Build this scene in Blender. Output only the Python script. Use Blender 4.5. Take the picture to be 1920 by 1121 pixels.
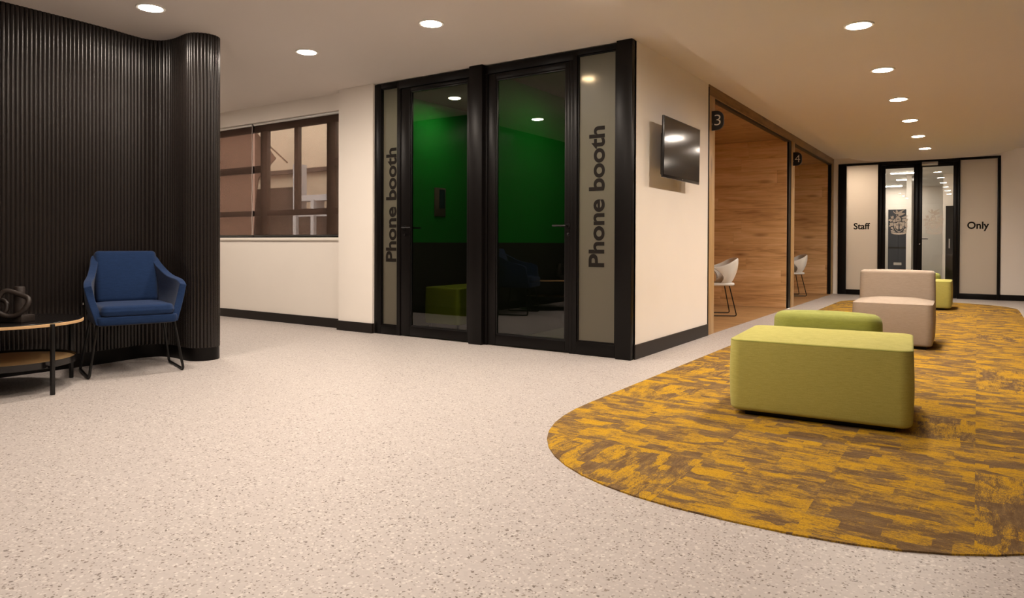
import bpy, bmesh, math, random
from math import sin, cos, pi, radians, atan2, hypot
from mathutils import Vector, Matrix
random.seed(7)
S = bpy.context.scene
C = S.collection
for o in list(bpy.data.objects):
    bpy.data.objects.remove(o)

# ------------------------------------------------------------ camera / light / exposure
F_PX, CX, CY = 1295.0, 960.0, 467.0
YAW, PITCH, ROLL, CAMH = radians(33.96), radians(-0.45), 0.004, 0.96
fw = Vector((-sin(YAW)*cos(PITCH), cos(YAW)*cos(PITCH), sin(PITCH)))
rt = Vector((cos(YAW), sin(YAW), 0)); up = rt.cross(fw)
r2 = rt*cos(ROLL) + up*sin(ROLL); u2 = up*cos(ROLL) - rt*sin(ROLL)
cam = bpy.data.cameras.new('camera'); co = bpy.data.objects.new('camera', cam); C.objects.link(co)
cam.sensor_width = 36; cam.sensor_fit = 'HORIZONTAL'; cam.lens = F_PX/1920*36
cam.shift_x = 0; cam.shift_y = (CY-560.5)/1920; cam.clip_start = .05; cam.clip_end = 100
m = Matrix((( r2.x, u2.x, -fw.x, 0), (r2.y, u2.y, -fw.y, 0), (r2.z, u2.z, -fw.z, CAMH), (0,0,0,1)))
co.matrix_world = m
S.camera = co
W = bpy.data.worlds.new('world'); S.world = W; W.use_nodes = True
W.node_tree.nodes['Background'].inputs[0].default_value = (1.0, .94, .88, 1)
W.node_tree.nodes['Background'].inputs[1].default_value = 5.5
S.view_settings.view_transform = 'Standard'; S.view_settings.look = 'None'
S.view_settings.gamma = 1; S.view_settings.use_curve_mapping = False
S.view_settings.exposure = 0.0
LAMP = 490.0                       # radiance of the round downlight lenses
LCOL = (1.0, .86, .73, 1)
LCOL2 = (1.0, .88, .77, 1)

# ------------------------------------------------------------ node helpers
def new_mat(name):
    m = bpy.data.materials.new(name); m.use_nodes = True
    nt = m.node_tree; nt.nodes.clear()
    out = nt.nodes.new('ShaderNodeOutputMaterial')
    return m, nt, out
def N(nt, kind, **kw):
    n = nt.nodes.new('ShaderNode'+kind)
    for k, v in kw.items():
        setattr(n, k, v)
    return n
def L(nt, a, b): nt.links.new(a, b)
def ramp(nt, fac, stops, interp='LINEAR'):
    r = N(nt, 'ValToRGB'); r.color_ramp.interpolation = interp
    e = r.color_ramp.elements
    while len(e) < len(stops): e.new(.5)
    for i, (p, c) in enumerate(stops):
        e[i].position = p; e[i].color = (c[0], c[1], c[2], 1) if len(c) == 3 else c
    L(nt, fac, r.inputs[0]); return r.outputs[0]
def mixc(nt, fac, a, b, mode='MIX'):
    n = N(nt, 'Mix', data_type='RGBA', blend_type=mode)
    for sock, v in ((n.inputs[0], fac), (n.inputs[6], a), (n.inputs[7], b)):
        if hasattr(v, 'links'): L(nt, v, sock)
        else: sock.default_value = v if not isinstance(v, tuple) or len(v) == 4 else (*v, 1)
    return n.outputs[2]
def mathn(nt, op, a, b=None, c=None):
    n = N(nt, 'Math', operation=op)
    for i, v in enumerate((a, b, c)):
        if v is None: continue
        if hasattr(v, 'links'): L(nt, v, n.inputs[i])
        else: n.inputs[i].default_value = v
    return n.outputs[0]
def noise(nt, vec, scale, detail=3, rough=.5, dist=0):
    n = N(nt, 'TexNoise'); n.inputs['Scale'].default_value = scale; n.inputs['Detail'].default_value = detail
    n.inputs['Roughness'].default_value = rough; n.inputs['Distortion'].default_value = dist
    if vec is not None: L(nt, vec, n.inputs['Vector'])
    return n.outputs['Fac']
def mapping(nt, vec, scale=(1,1,1), loc=(0,0,0), rot=(0,0,0)):
    n = N(nt, 'Mapping'); n.inputs['Scale'].default_value = scale; n.inputs['Location'].default_value = loc
    n.inputs['Rotation'].default_value = rot; L(nt, vec, n.inputs['Vector']); return n.outputs[0]
def wpos(nt): return N(nt, 'NewGeometry').outputs['Position']
def bsdf(nt, out, col, rough=.5, spec=.5, metal=0, bump=None, bstr=.2, bdist=.001, **kw):
    b = N(nt, 'BsdfPrincipled')
    if hasattr(col, 'links'): L(nt, col, b.inputs['Base Color'])
    else: b.inputs['Base Color'].default_value = (*col[:3], 1)
    if hasattr(rough, 'links'): L(nt, rough, b.inputs['Roughness'])
    else: b.inputs['Roughness'].default_value = rough
    b.inputs['Specular IOR Level'].default_value = spec; b.inputs['Metallic'].default_value = metal
    for k, v in kw.items():
        b.inputs[k.replace('_', ' ')].default_value = v
    if bump is not None:
        bn = N(nt, 'Bump'); bn.inputs['Strength'].default_value = bstr; bn.inputs['Distance'].default_value = bdist
        L(nt, bump, bn.inputs['Height']); L(nt, bn.outputs[0], b.inputs['Normal'])
    L(nt, b.outputs[0], out.inputs[0]); return b
def plain(name, col, rough=.5, spec=.5, metal=0, var=.06, nscale=30, bstr=0.15, **kw):
    m, nt, out = new_mat(name)
    p = wpos(nt); n = noise(nt, p, nscale, 3)
    k = mathn(nt, 'MULTIPLY_ADD', n, 2*var, 1-var)
    c = mixc(nt, 1.0, col, k, 'MULTIPLY')
    bsdf(nt, out, c, rough, spec, metal, bump=n, bstr=bstr, **kw); return m
def emit(name, col, s):
    m, nt, out = new_mat(name); e = N(nt, 'Emission'); e.inputs[0].default_value = (*col[:3], 1); e.inputs[1].default_value = s
    L(nt, e.outputs[0], out.inputs[0]); return m
def lamp_emit(name, col, s, k=.35, floor=.04):
    # louvred lens: strongest straight down, weaker towards the sides
    m, nt, out = new_mat(name); e = N(nt, 'Emission'); e.inputs[0].default_value = (*col[:3], 1)
    sp = N(nt, 'SeparateXYZ'); L(nt, N(nt, 'NewGeometry').outputs['Incoming'], sp.inputs[0])
    c = mathn(nt, 'POWER', mathn(nt, 'ABSOLUTE', sp.outputs[2]), k)
    L(nt, mathn(nt, 'MULTIPLY_ADD', c, s*(1-floor), s*floor), e.inputs[1]); L(nt, e.outputs[0], out.inputs[0]); return m
def glass(name, tint=(.9,.92,.9), refl=1.0, rough=0.0):
    m, nt, out = new_mat(name)
    t = N(nt, 'BsdfTransparent'); t.inputs[0].default_value = (*tint, 1)
    g = N(nt, 'BsdfGlossy'); g.inputs['Roughness'].default_value = rough; g.inputs[0].default_value = (1,1,1,1)
    f = N(nt, 'Fresnel'); f.inputs[0].default_value = 1.5
    x = N(nt, 'MixShader'); bf = mathn(nt, 'SUBTRACT', 1.0, N(nt, 'NewGeometry').outputs['Backfacing'])       # reflect at the outer face only
    L(nt, mathn(nt, 'MINIMUM', mathn(nt, 'MULTIPLY', mathn(nt, 'MULTIPLY', f.outputs[0], refl), bf), 1.0), x.inputs[0])
    L(nt, t.outputs[0], x.inputs[1]); L(nt, g.outputs[0], x.inputs[2]); L(nt, x.outputs[0], out.inputs[0]); return m
def frosted(name, col, trans=(.5,.5,.45), w=.45, gloss=.38, fwd=.0):
    m, nt, out = new_mat(name)
    d = N(nt, 'BsdfDiffuse'); d.inputs[0].default_value = (*col, 1)
    t = N(nt, 'BsdfTranslucent'); t.inputs[0].default_value = (*trans, 1)
    x = N(nt, 'MixShader'); x.inputs[0].default_value = w; L(nt, d.outputs[0], x.inputs[1]); L(nt, t.outputs[0], x.inputs[2])
    if fwd:                                                # part of the light goes on through the film, blurred
        rf = N(nt, 'BsdfRefraction'); rf.inputs['IOR'].default_value = 1.02; rf.inputs['Roughness'].default_value = 1.0; rf.inputs[0].default_value = (*trans, 1)
        xx = N(nt, 'MixShader'); xx.inputs[0].default_value = fwd; L(nt, x.outputs[0], xx.inputs[1]); L(nt, rf.outputs[0], xx.inputs[2]); x = xx
    g = N(nt, 'BsdfGlossy'); g.inputs['Roughness'].default_value = gloss
    f = N(nt, 'Fresnel'); f.inputs[0].default_value = 1.45
    bf = mathn(nt, 'SUBTRACT', 1.0, N(nt, 'NewGeometry').outputs['Backfacing'])
    y = N(nt, 'MixShader'); L(nt, mathn(nt, 'MULTIPLY', f.outputs[0], bf), y.inputs[0]); L(nt, x.outputs[0], y.inputs[1]); L(nt, g.outputs[0], y.inputs[2])
    L(nt, y.outputs[0], out.inputs[0]); return m

# ------------------------------------------------------------ materials
M = {}
M['wall'] = plain('painted plaster', (.86,.80,.73), .85, .2, var=.02, nscale=3, bstr=.05)
M['ceil'] = plain('ceiling plaster', (.70,.645,.60), .9, .15, var=.015, nscale=2, bstr=.03)
M['black'] = plain('black powder coat', (.0045,.0035,.0032), .36, .18, var=.1, nscale=60, bstr=.03)
M['skirting'] = plain('dark skirting', (.010,.0065,.005), .45, .3, var=.1, nscale=40)
M['blackmetal'] = plain('black metal', (.005,.0045,.0045), .32, .35, var=.1)
M['steel'] = plain('steel', (.55,.53,.50), .28, .5, 1.0, var=.05)
M['chrome'] = plain('chrome key plate', (.8,.8,.8), .2, .5, 1.0, var=.02)
M['silver'] = plain('aluminium', (.62,.62,.62), .35, .5, .8, var=.03)
M['letter'] = plain('vinyl lettering', (.010,.007,.005), .6, .15, var=.05)
M['white_letter'] = plain('pale numeral', (.72,.66,.60), .5, .3, var=.03)
M['plaque'] = plain('black plaque', (.006,.006,.009), .3, .5, var=.05)
M['crest'] = plain('white vinyl', (.80,.74,.66), .7, .2, var=.03)
M['green_wall'] = plain('green acoustic felt', (.005,.185,.018), .95, .1, var=.08, nscale=200)
M['dark_wall'] = plain('dark booth panel', (.022,.022,.017), .8, .2, var=.1)
M['booth_ceil'] = plain('booth ceiling', (.10,.10,.07), .9, .1, var=.05)
M['booth_floor'] = plain('booth carpet', (.10,.095,.075), .95, .1, var=.15, nscale=150)
M['lime'] = plain('lime vinyl', (.19,.20,.012), .7, .3, var=.06)
M['white_plastic'] = plain('white plastic shell', (.74,.73,.70), .38, .4, var=.015)
M['tvframe'] = plain('tv bezel', (.012,.010,.010), .28, .5, var=.04)
M['screen'] = plain('tv screen', (.010,.008,.007), .11, .5, var=.02, bstr=0)
M['bluegrey'] = plain('dark blue panel', (.012,.022,.038), .35, .5, var=.1)
M['trimwhite'] = plain('white trim', (.80,.78,.74), .5, .4, var=.02)
M['lens'] = lamp_emit('downlight lens', LCOL, LAMP)
M['lens_corridor'] = lamp_emit('corridor downlight lens', LCOL, LAMP*1.9, .85)
M['striplens'] = emit('linear light lens', LCOL2, 100)
M['dimlens'] = lamp_emit('booth lamp lens', LCOL, 230, .35)
M['bulb'] = emit('fill lamp lens', LCOL, 35)
M['glass_dark'] = glass('tinted glass', (.66,.70,.60), 1.7)
M['glass_clear'] = glass('clear glass', (.95,.96,.94), 1.6)
M['glass_win'] = glass('window glass', (.94,.94,.93), 1.2)
M['frost'] = frosted('frosted film', (.22,.20,.155), (.75,.68,.54), .40, fwd=.35)
M['frost_far'] = frosted('frosted film pale', (.78,.72,.64), (.86,.79,.70), .6)
M['hall_wall'] = plain('beige render', (.78,.67,.54), .9, .1, var=.05, nscale=1.5)
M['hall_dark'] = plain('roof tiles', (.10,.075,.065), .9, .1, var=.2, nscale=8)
M['garden'] = plain('dark fence stain', (.035,.028,.025), .9, .1, var=.3, nscale=2)
M['hall_white'] = plain('white render', (.34,.35,.39), .8, .2, var=.04)
M['shade_cloth'] = plain('brown shade cloth', (.10,.058,.043), .9, .1, var=.1, nscale=5)
M['asphalt'] = plain('paving', (.20,.17,.15), .9, .1, var=.15, nscale=6)
M['sculpt'] = plain('matt black ceramic', (.020,.013,.010), .5, .4, var=.1)
M['tabletop'] = plain('black lacquer', (.006,.005,.005), .22, .5, var=.1, bstr=0)
M['oak_edge'] = None

def fabric(name, col, col2, scale=900, bstr=.5):
    m, nt, out = new_mat(name)
    tc = N(nt, 'TexCoord').outputs['Object']
    a = noise(nt, mapping(nt, tc, (1, 1, 6)), scale/6, 2, .6)
    b = noise(nt, mapping(nt, tc, (6, 6, 1)), scale/6, 2, .6)
    w = mathn(nt, 'MULTIPLY', mathn(nt, 'ADD', a, b), .5)
    sl = noise(nt, mapping(nt, tc, (1.0, 1.0, 9)), 22, 3, .6)
    f = mathn(nt, 'ADD', mathn(nt, 'MULTIPLY', w, .6), mathn(nt, 'MULTIPLY', sl, .4))
    c = ramp(nt, f, [(.36, col2), (.60, col)])
    bsdf(nt, out, c, .92, .15, bump=w, bstr=bstr, bdist=.0015, Sheen_Weight=.08, Sheen_Roughness=.5); return m
M['fab_green'] = fabric('green upholstery', (.46,.43,.125), (.36,.335,.08))
M['fab_green2'] = fabric('mid green upholstery', (.33,.345,.09), (.25,.27,.06))
M['fab_grey'] = fabric('taupe upholstery', (.39,.315,.25), (.31,.25,.195))
M['fab_blue'] = fabric('blue upholstery', (.011,.030,.088), (.006,.018,.058), 700, .6)

def wood(name, axes, c_dark, c_mid, c_light, plank=(2.1,.19), rough=.5, gap=.0018):
    m, nt, out = new_mat(name)
    s = N(nt, 'SeparateXYZ'); L(nt, wpos(nt), s.inputs[0])
    cb = N(nt, 'CombineXYZ'); L(nt, s.outputs[axes[0]], cb.inputs[0]); L(nt, s.outputs[axes[1]], cb.inputs[1])
    v = cb.outputs[0]
    px, py = s.outputs[axes[0]], s.outputs[axes[1]]
    row = mathn(nt, 'FLOOR', mathn(nt, 'DIVIDE', py, plank[1]))
    rv = N(nt, 'CombineXYZ'); L(nt, row, rv.inputs[0]); w1 = N(nt, 'TexWhiteNoise', noise_dimensions='3D'); L(nt, rv.outputs[0], w1.inputs['Vector'])
    xs = mathn(nt, 'DIVIDE', mathn(nt, 'ADD', px, mathn(nt, 'MULTIPLY', w1.outputs['Value'], plank[0])), plank[0])
    rc = N(nt, 'CombineXYZ'); L(nt, row, rc.inputs[0]); L(nt, mathn(nt, 'FLOOR', xs), rc.inputs[1])
    w2 = N(nt, 'TexWhiteNoise', noise_dimensions='3D'); L(nt, rc.outputs[0], w2.inputs['Vector']); rnd = w2.outputs['Color']
    gx = mathn(nt, 'LESS_THAN', mathn(nt, 'MULTIPLY', mathn(nt, 'FRACT', xs), plank[0]), gap)
    gy = mathn(nt, 'LESS_THAN', mathn(nt, 'MULTIPLY', mathn(nt, 'FRACT', mathn(nt, 'DIVIDE', py, plank[1])), plank[1]), gap)
    gapm = mathn(nt, 'MULTIPLY', mathn(nt, 'MAXIMUM', gx, gy), .45)
    off = N(nt, 'VectorMath', operation='MULTIPLY_ADD'); L(nt, rnd, off.inputs[0]); off.inputs[1].default_value = (7.3, 3.1, 5.7); L(nt, v, off.inputs[2])
    gr = noise(nt, mapping(nt, off.outputs[0], (.6, 13, 1)), 2.4, 6, .6, .5)
    fine = noise(nt, mapping(nt, off.outputs[0], (3, 90, 1)), 3, 3, .6)
    big = noise(nt, mapping(nt, off.outputs[0], (.75, 5, 1)), 1.7, 4, .55, 1.1)
    kn = N(nt, 'TexVoronoi'); kn.inputs['Scale'].default_value = 1.6; L(nt, mapping(nt, off.outputs[0], (.8, 3.0, 1)), kn.inputs['Vector'])
    knot = ramp(nt, kn.outputs['Distance'], [(0.02, (0,0,0)), (.20, (1,1,1))])
    f = mathn(nt, 'ADD', mathn(nt, 'MULTIPLY', gr, .45), mathn(nt, 'MULTIPLY', big, .45))
    f = mathn(nt, 'ADD', f, mathn(nt, 'MULTIPLY', fine, .12))
    sr = N(nt, 'SeparateXYZ'); L(nt, rnd, sr.inputs[0])
    f = mathn(nt, 'ADD', f, mathn(nt, 'MULTIPLY_ADD', sr.outputs[0], .13, -.065))
    c = ramp(nt, f, [(.31, c_dark), (.48, c_mid), (.66, c_light)])
    c = mixc(nt, 1.0, c, mixc(nt, knot, (.45,.36,.3), (1,1,1)), 'MULTIPLY')
    c = mixc(nt, gapm, c, tuple(x*.35 for x in c_dark))
    bsdf(nt, out, c, rough, .35, bump=fine, bstr=.12); return m
WD = ((.33,.17,.065), (.66,.40,.185), (.82,.56,.31))
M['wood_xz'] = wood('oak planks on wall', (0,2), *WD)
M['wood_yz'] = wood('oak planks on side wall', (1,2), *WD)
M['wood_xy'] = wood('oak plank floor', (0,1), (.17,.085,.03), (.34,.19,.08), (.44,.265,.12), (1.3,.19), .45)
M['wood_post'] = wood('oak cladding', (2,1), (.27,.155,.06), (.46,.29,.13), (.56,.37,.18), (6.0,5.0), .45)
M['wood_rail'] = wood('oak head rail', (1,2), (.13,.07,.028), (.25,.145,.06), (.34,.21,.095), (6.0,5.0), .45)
M['oak_edge'] = plain('oak lipping', (.56,.36,.18), .5, .3, var=.12, nscale=50)
M['oak_shelf'] = plain('oak veneer shelf', (.30,.20,.095), .5, .3, var=.15, nscale=14)

def terrazzo():
    m, nt, out = new_mat('terrazzo'); p = wpos(nt)
    s = N(nt, 'SeparateXYZ'); L(nt, p, s.inputs[0]); cb = N(nt, 'CombineXYZ'); L(nt, s.outputs[0], cb.inputs[0]); L(nt, s.outputs[1], cb.inputs[1]); p = cb.outputs[0]
    base = ramp(nt, noise(nt, p, 60, 3, .6), [(.3, (.40,.362,.345)), (.7, (.45,.41,.39))])
    cl = noise(nt, p, 1.2, 2)
    col = mixc(nt, mathn(nt, 'MULTIPLY', cl, .14), base, (.47,.43,.38))
    h = None
    for sc, thr, keep, cc in ((70, .30, .62, (.53,.49,.46)), (45, .24, .72, (.55,.515,.48)), (90, .28, .88, (.29,.25,.23)), (110, .32, .89, (.19,.16,.14)), (60, .22, .90, (.15,.12,.10)), (42, .19, .92, (.15,.125,.11)), (52, .22, .93, (.24,.20,.17))):
        v = N(nt, 'TexVoronoi', voronoi_dimensions='2D'); v.inputs['Scale'].default_value = sc
        d = N(nt, 'VectorMath', operation='ADD'); L(nt, p, d.inputs[0]); d.inputs[1].default_value = (sc*.731, sc*.417, 0)
        w = N(nt, 'TexNoise', noise_dimensions='2D'); w.inputs['Scale'].default_value = sc*1.3; w.inputs['Detail'].default_value = 1; L(nt, d.outputs[0], w.inputs['Vector'])
        wv = N(nt, 'VectorMath', operation='MULTIPLY_ADD'); L(nt, w.outputs['Color'], wv.inputs[0]); wv.inputs[1].default_value = (.7/sc, .7/sc, 0); L(nt, d.outputs[0], wv.inputs[2])
        L(nt, wv.outputs[0], v.inputs['Vector'])
        sp = N(nt, 'SeparateXYZ'); L(nt, v.outputs['Color'], sp.inputs[0])
        t = mathn(nt, 'MULTIPLY', sp.outputs[1], thr*.6); t = mathn(nt, 'ADD', t, thr*.6)
        mk = mathn(nt, 'MULTIPLY', mathn(nt, 'LESS_THAN', v.outputs['Distance'], t), mathn(nt, 'GREATER_THAN', sp.outputs[0], keep))
        col = mixc(nt, mk, col, cc)
    bsdf(nt, out, col, .48, .35); return m
M['terrazzo'] = terrazzo()

def carpet():
    m, nt, out = new_mat('carpet tiles'); p = wpos(nt)
    T = .5
    s = N(nt, 'SeparateXYZ'); L(nt, p, s.inputs[0])
    ix = mathn(nt, 'FLOOR', mathn(nt, 'DIVIDE', s.outputs[0], T)); iy = mathn(nt, 'FLOOR', mathn(nt, 'DIVIDE', s.outputs[1], T))
    ci = N(nt, 'CombineXYZ'); L(nt, ix, ci.inputs[0]); L(nt, iy, ci.inputs[1])
    wn = N(nt, 'TexWhiteNoise', noise_dimensions='3D'); L(nt, ci.outputs[0], wn.inputs['Vector'])
    c0 = N(nt, 'CombineXYZ'); L(nt, s.outputs[0], c0.inputs[0]); L(nt, s.outputs[1], c0.inputs[1])
    c1 = N(nt, 'CombineXYZ'); L(nt, s.outputs[1], c1.inputs[0]); L(nt, s.outputs[0], c1.inputs[1])
    turn = mathn(nt, 'GREATER_THAN', wn.outputs['Value'], .75)
    mx = N(nt, 'Mix', data_type='VECTOR'); L(nt, turn, mx.inputs[0]); L(nt, c0.outputs[0], mx.inputs[4]); L(nt, c1.outputs[0], mx.inputs[5])
    o = N(nt, 'VectorMath', operation='MULTIPLY_ADD'); L(nt, wn.outputs['Color'], o.inputs[0]); o.inputs[1].default_value = (9,9,9); L(nt, mx.outputs[1], o.inputs[2]); v = o.outputs[0]
    big = noise(nt, mapping(nt, v, (1, 1.6, 1)), 7.5, 5, .65)
    med = noise(nt, mapping(nt, v, (1, 5.5, 1)), 8, 5, .75)
    fine = noise(nt, mapping(nt, v, (1, 3.8, 1)), 80, 4, .85)
    blk = N(nt, 'TexVoronoi', distance='CHEBYCHEV'); blk.inputs['Scale'].default_value = 7; L(nt, mapping(nt, v, (1, 1.8, 1)), blk.inputs['Vector'])
    sb = N(nt, 'SeparateXYZ'); L(nt, blk.outputs['Color'], sb.inputs[0])
    f = mathn(nt, 'ADD', mathn(nt, 'MULTIPLY', big, .33), mathn(nt, 'MULTIPLY', med, .27))
    f = mathn(nt, 'ADD', f, mathn(nt, 'MULTIPLY', fine, .40))
    f = mathn(nt, 'ADD', f, mathn(nt, 'MULTIPLY_ADD', sb.outputs[0], .13, -.065))
    k = ramp(nt, f, [(.47, (0,0,0)), (.565, (1,1,1))])
    brown = ramp(nt, med, [(.35, (.12,.070,.034)), (.65, (.20,.13,.065))])
    gold = ramp(nt, fine, [(.3, (.32,.175,.014)), (.7, (.60,.345,.026))])
    c = mixc(nt, k, brown, gold)
    speck = noise(nt, p, 420, 1, .6)
    c = mixc(nt, 1.0, c, mathn(nt, 'MULTIPLY_ADD', speck, 1.0, .5), 'MULTIPLY')
    bsdf(nt, out, c, .97, .05, bump=speck, bstr=.5, bdist=.003); return m
M['carpet'] = carpet()

def flute_mat():
    m, nt, out = new_mat('dark fluted cladding'); p = wpos(nt)
    n = noise(nt, mapping(nt, p, (1.2, 1.2, .5)), 1, 2)
    c = ramp(nt, n, [(.3, (.0125,.0095,.0085)), (.7, (.0155,.012,.0105))])
    bsdf(nt, out, c, .27, .45); return m
M['flute'] = flute_mat()

def blind_mat():
    m, nt, out = new_mat('brown screen fabric'); p = wpos(nt)
    t = N(nt, 'BsdfTransparent'); t.inputs[0].default_value = (.90,.85,.80,1)
    d = N(nt, 'BsdfDiffuse'); d.inputs[0].default_value = (.075,.048,.038,1)
    tr = N(nt, 'BsdfTranslucent'); tr.inputs[0].default_value = (.07,.045,.036,1)
    a = N(nt, 'AddShader'); L(nt, d.outputs[0], a.inputs[0]); L(nt, tr.outputs[0], a.inputs[1])
    x = N(nt, 'MixShader'); x.inputs[0].default_value = .42; L(nt, t.outputs[0], x.inputs[1]); L(nt, a.outputs[0], x.inputs[2])
    L(nt, x.outputs[0], out.inputs[0]); return m
M['blind'] = blind_mat()

# ------------------------------------------------------------ mesh helpers
def box(bm, x0, x1, y0, y1, z0, z1, bev=0, seg=2):
    b2 = bmesh.new(); bmesh.ops.create_cube(b2, size=1)
    for v in b2.verts:
        v.co = Vector(((x0+x1)/2+v.co.x*(x1-x0), (y0+y1)/2+v.co.y*(y1-y0), (z0+z1)/2+v.co.z*(z1-z0)))
    if bev: bmesh.ops.bevel(b2, geom=list(b2.edges), offset=bev, segments=seg, affect='EDGES', profile=.5)
    merge(bm, b2)
def merge(bm, b2):
    me = bpy.data.meshes.new('t'); b2.to_mesh(me); b2.free(); bm.from_mesh(me); bpy.data.meshes.remove(me)
def tube(bm, pts, r, seg=10, closed=False, cap=True):
    pts = [Vector(p) for p in pts]; n = len(pts); rings = []
    rr = r if isinstance(r, (list, tuple)) else [r]*n
    prev = None
    for i, p in enumerate(pts):
        if closed: t = (pts[(i+1) % n]-pts[i-1])
        else: t = pts[min(i+1, n-1)]-pts[max(i-1, 0)]
        t.normalize()
        if prev is None:
            a = Vector((0,0,1)) if abs(t.z) < .9 else Vector((1,0,0)); u = t.cross(a).normalized()
        else:
            u = (prev - t*prev.dot(t)).normalized()
        w = t.cross(u); prev = u
        rings.append([bm.verts.new(p+(u*cos(2*pi*k/seg)+w*sin(2*pi*k/seg))*rr[i]) for k in range(seg)])
    rng = range(n) if closed else range(n-1)
    for i in rng:
        a, b = rings[i], rings[(i+1) % n]
        for k in range(seg): bm.faces.new((a[k], a[(k+1) % seg], b[(k+1) % seg], b[k]))
    if cap and not closed:
        bm.faces.new(rings[0][::-1]); bm.faces.new(rings[-1])
def fillet(pts, r, n=5):
    pts = [Vector(p) for p in pts]; out = [pts[0]]
    for i in range(1, len(pts)-1):
        a, b, c = pts[i-1], pts[i], pts[i+1]
        d1 = (a-b); d2 = (c-b); k = min(r, d1.length*.45, d2.length*.45)
        p, q = b+d1.normalized()*k, b+d2.normalized()*k
        for j in range(n+1):
            t = j/n; out.append(p*(1-t)**2+b*2*t*(1-t)+q*t*t)
    out.append(pts[-1]); return out
def rrect(w, d, r, n=7):
    r = min(r, w/2-1e-4, d/2-1e-4); P = []
    for cx, cy, a0 in ((w/2-r, d/2-r, 0), (-w/2+r, d/2-r, pi/2), (-w/2+r, -d/2+r, pi), (w/2-r, -d/2+r, 3*pi/2)):
        for k in range(n+1):
            a = a0+pi/2*k/n; P.append((cx+r*cos(a), cy+r*sin(a)))
    return P
def loft_block(bm, w, d, z0, z1, rc, rt_, rb_, crown=0, bulge=0, n=7):
    """upholstered block: rounded plan, rounded top and bottom edges, crowned top, softly bulging sides"""
    prof = []
    for k in range(5): a = pi/2*k/4; prof.append((z0+rb_*(1-sin(a)), rb_*(1-cos(a))))
    prof = prof[::-1]
    P = [(z0+rb_-rb_*sin(pi/2*(1-k/4)), rb_-rb_*cos(pi/2*(1-k/4))) for k in range(5)]
    for k in range(1, 6): t = k/6; P.append((z0+rb_+(z1-rt_-z0-rb_)*t, -bulge*sin(pi*t)))
    P += [(z1-rt_+rt_*sin(pi/2*k/5), rt_-rt_*cos(pi/2*k/5)) for k in range(6)]
    rings = []
    for z, ins in P:
        rings.append([bm.verts.new((x, y, z)) for x, y in rrect(w-2*ins, d-2*ins, max(rc-ins, .004), n)])
    top = rings[-1]; base = [v.co.copy() for v in top]
    for k in range(1, 8):
        s = 1-k/8; h = crown*(1-s**2.2)
        rings.append([bm.verts.new((c.x*s, c.y*s, z1+h)) for c in base])
    for a, b in zip(rings[:-1], rings[1:]):
        m_ = len(a)
        for k in range(m_): bm.faces.new((a[k], a[(k+1) % m_], b[(k+1) % m_], b[k]))
    bm.faces.new(rings[-1]); bm.faces.new(rings[0][::-1])
def grid_surface(bm, f, nu, nv, thick=None, closed_u=False):
    g = [[bm.verts.new(f(i/nu, j/nv)) for j in range(nv+1)] for i in range(nu+1)]
    for i in range(nu):
        for j in range(nv): bm.faces.new((g[i][j], g[i+1][j], g[i+1][j+1], g[i][j+1]))
def obj(name, bm, mat, parent=None, smooth=True, angle=35, mods=None):
    me = bpy.data.meshes.new(name); bmesh.ops.recalc_face_normals(bm, faces=bm.faces)
    if smooth:
        for f in bm.faces: f.smooth = True
        for e in bm.edges:
            if len(e.link_faces) == 2 and e.calc_face_angle(0) > radians(angle): e.smooth = False
    bm.to_mesh(me); bm.free()
    o = bpy.data.objects.new(name, me); C.objects.link(o)
    me.materials.append(M[mat] if isinstance(mat, str) else mat)
    if parent: o.parent = parent
    for kind, kw in (mods or []):
        md = o.modifiers.new(kind, kind)
        for k, v in kw.items(): setattr(md, k, v)
    return o
def BM(): return bmesh.new()
def bx(name, mat, parent, *dims, bev=.0, **kw):
    b = BM(); box(b, *dims, bev=bev); return obj(name, b, mat, parent, **kw)
def thing(name, label, cat, loc=(0,0,0), rz=0, group=None):
    o = bpy.data.objects.new(name, None); C.objects.link(o); o.location = loc; o.rotation_euler = (0,0,rz)
    o.empty_display_size = .1; o['label'] = label; o['category'] = cat
    if group: o['group'] = group
    return o
def tag(o, label, cat, group=None):
    o['label'] = label; o['category'] = cat
    if group: o['group'] = group
    return o
def struct(o, label, cat='wall'):
    o['kind'] = 'structure'; o['label'] = label; o['category'] = cat; return o
def sempty(name, label, cat, loc=(0,0,0)):
    o = thing(name, label, cat, loc); o['kind'] = 'structure'; return o
def dup(root, loc, rz, label, group=None):
    r = root.copy(); C.objects.link(r); r.location = loc; r.rotation_euler = (0,0,rz); r['label'] = label
    if group: r['group'] = group
    for ch in list(root.children):
        c = ch.copy(); C.objects.link(c); c.parent = r
        for g in ch.children:
            d = g.copy(); C.objects.link(d); d.parent = c
    return r
def text_mesh(body, size, offset, extrude, space=1.0):
    cu = bpy.data.curves.new('t', 'FONT'); cu.body = body; cu.size = size; cu.offset = offset; cu.extrude = extrude
    cu.space_character = space; cu.align_x = 'CENTER'; cu.align_y = 'BOTTOM_BASELINE'; cu.resolution_u = 6
    o = bpy.data.objects.new('t', cu); C.objects.link(o); bpy.context.view_layer.update()
    dg = bpy.context.evaluated_depsgraph_get(); me = bpy.data.meshes.new_from_object(o.evaluated_get(dg))
    bpy.data.objects.remove(o); bpy.data.curves.remove(cu); return me
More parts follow.
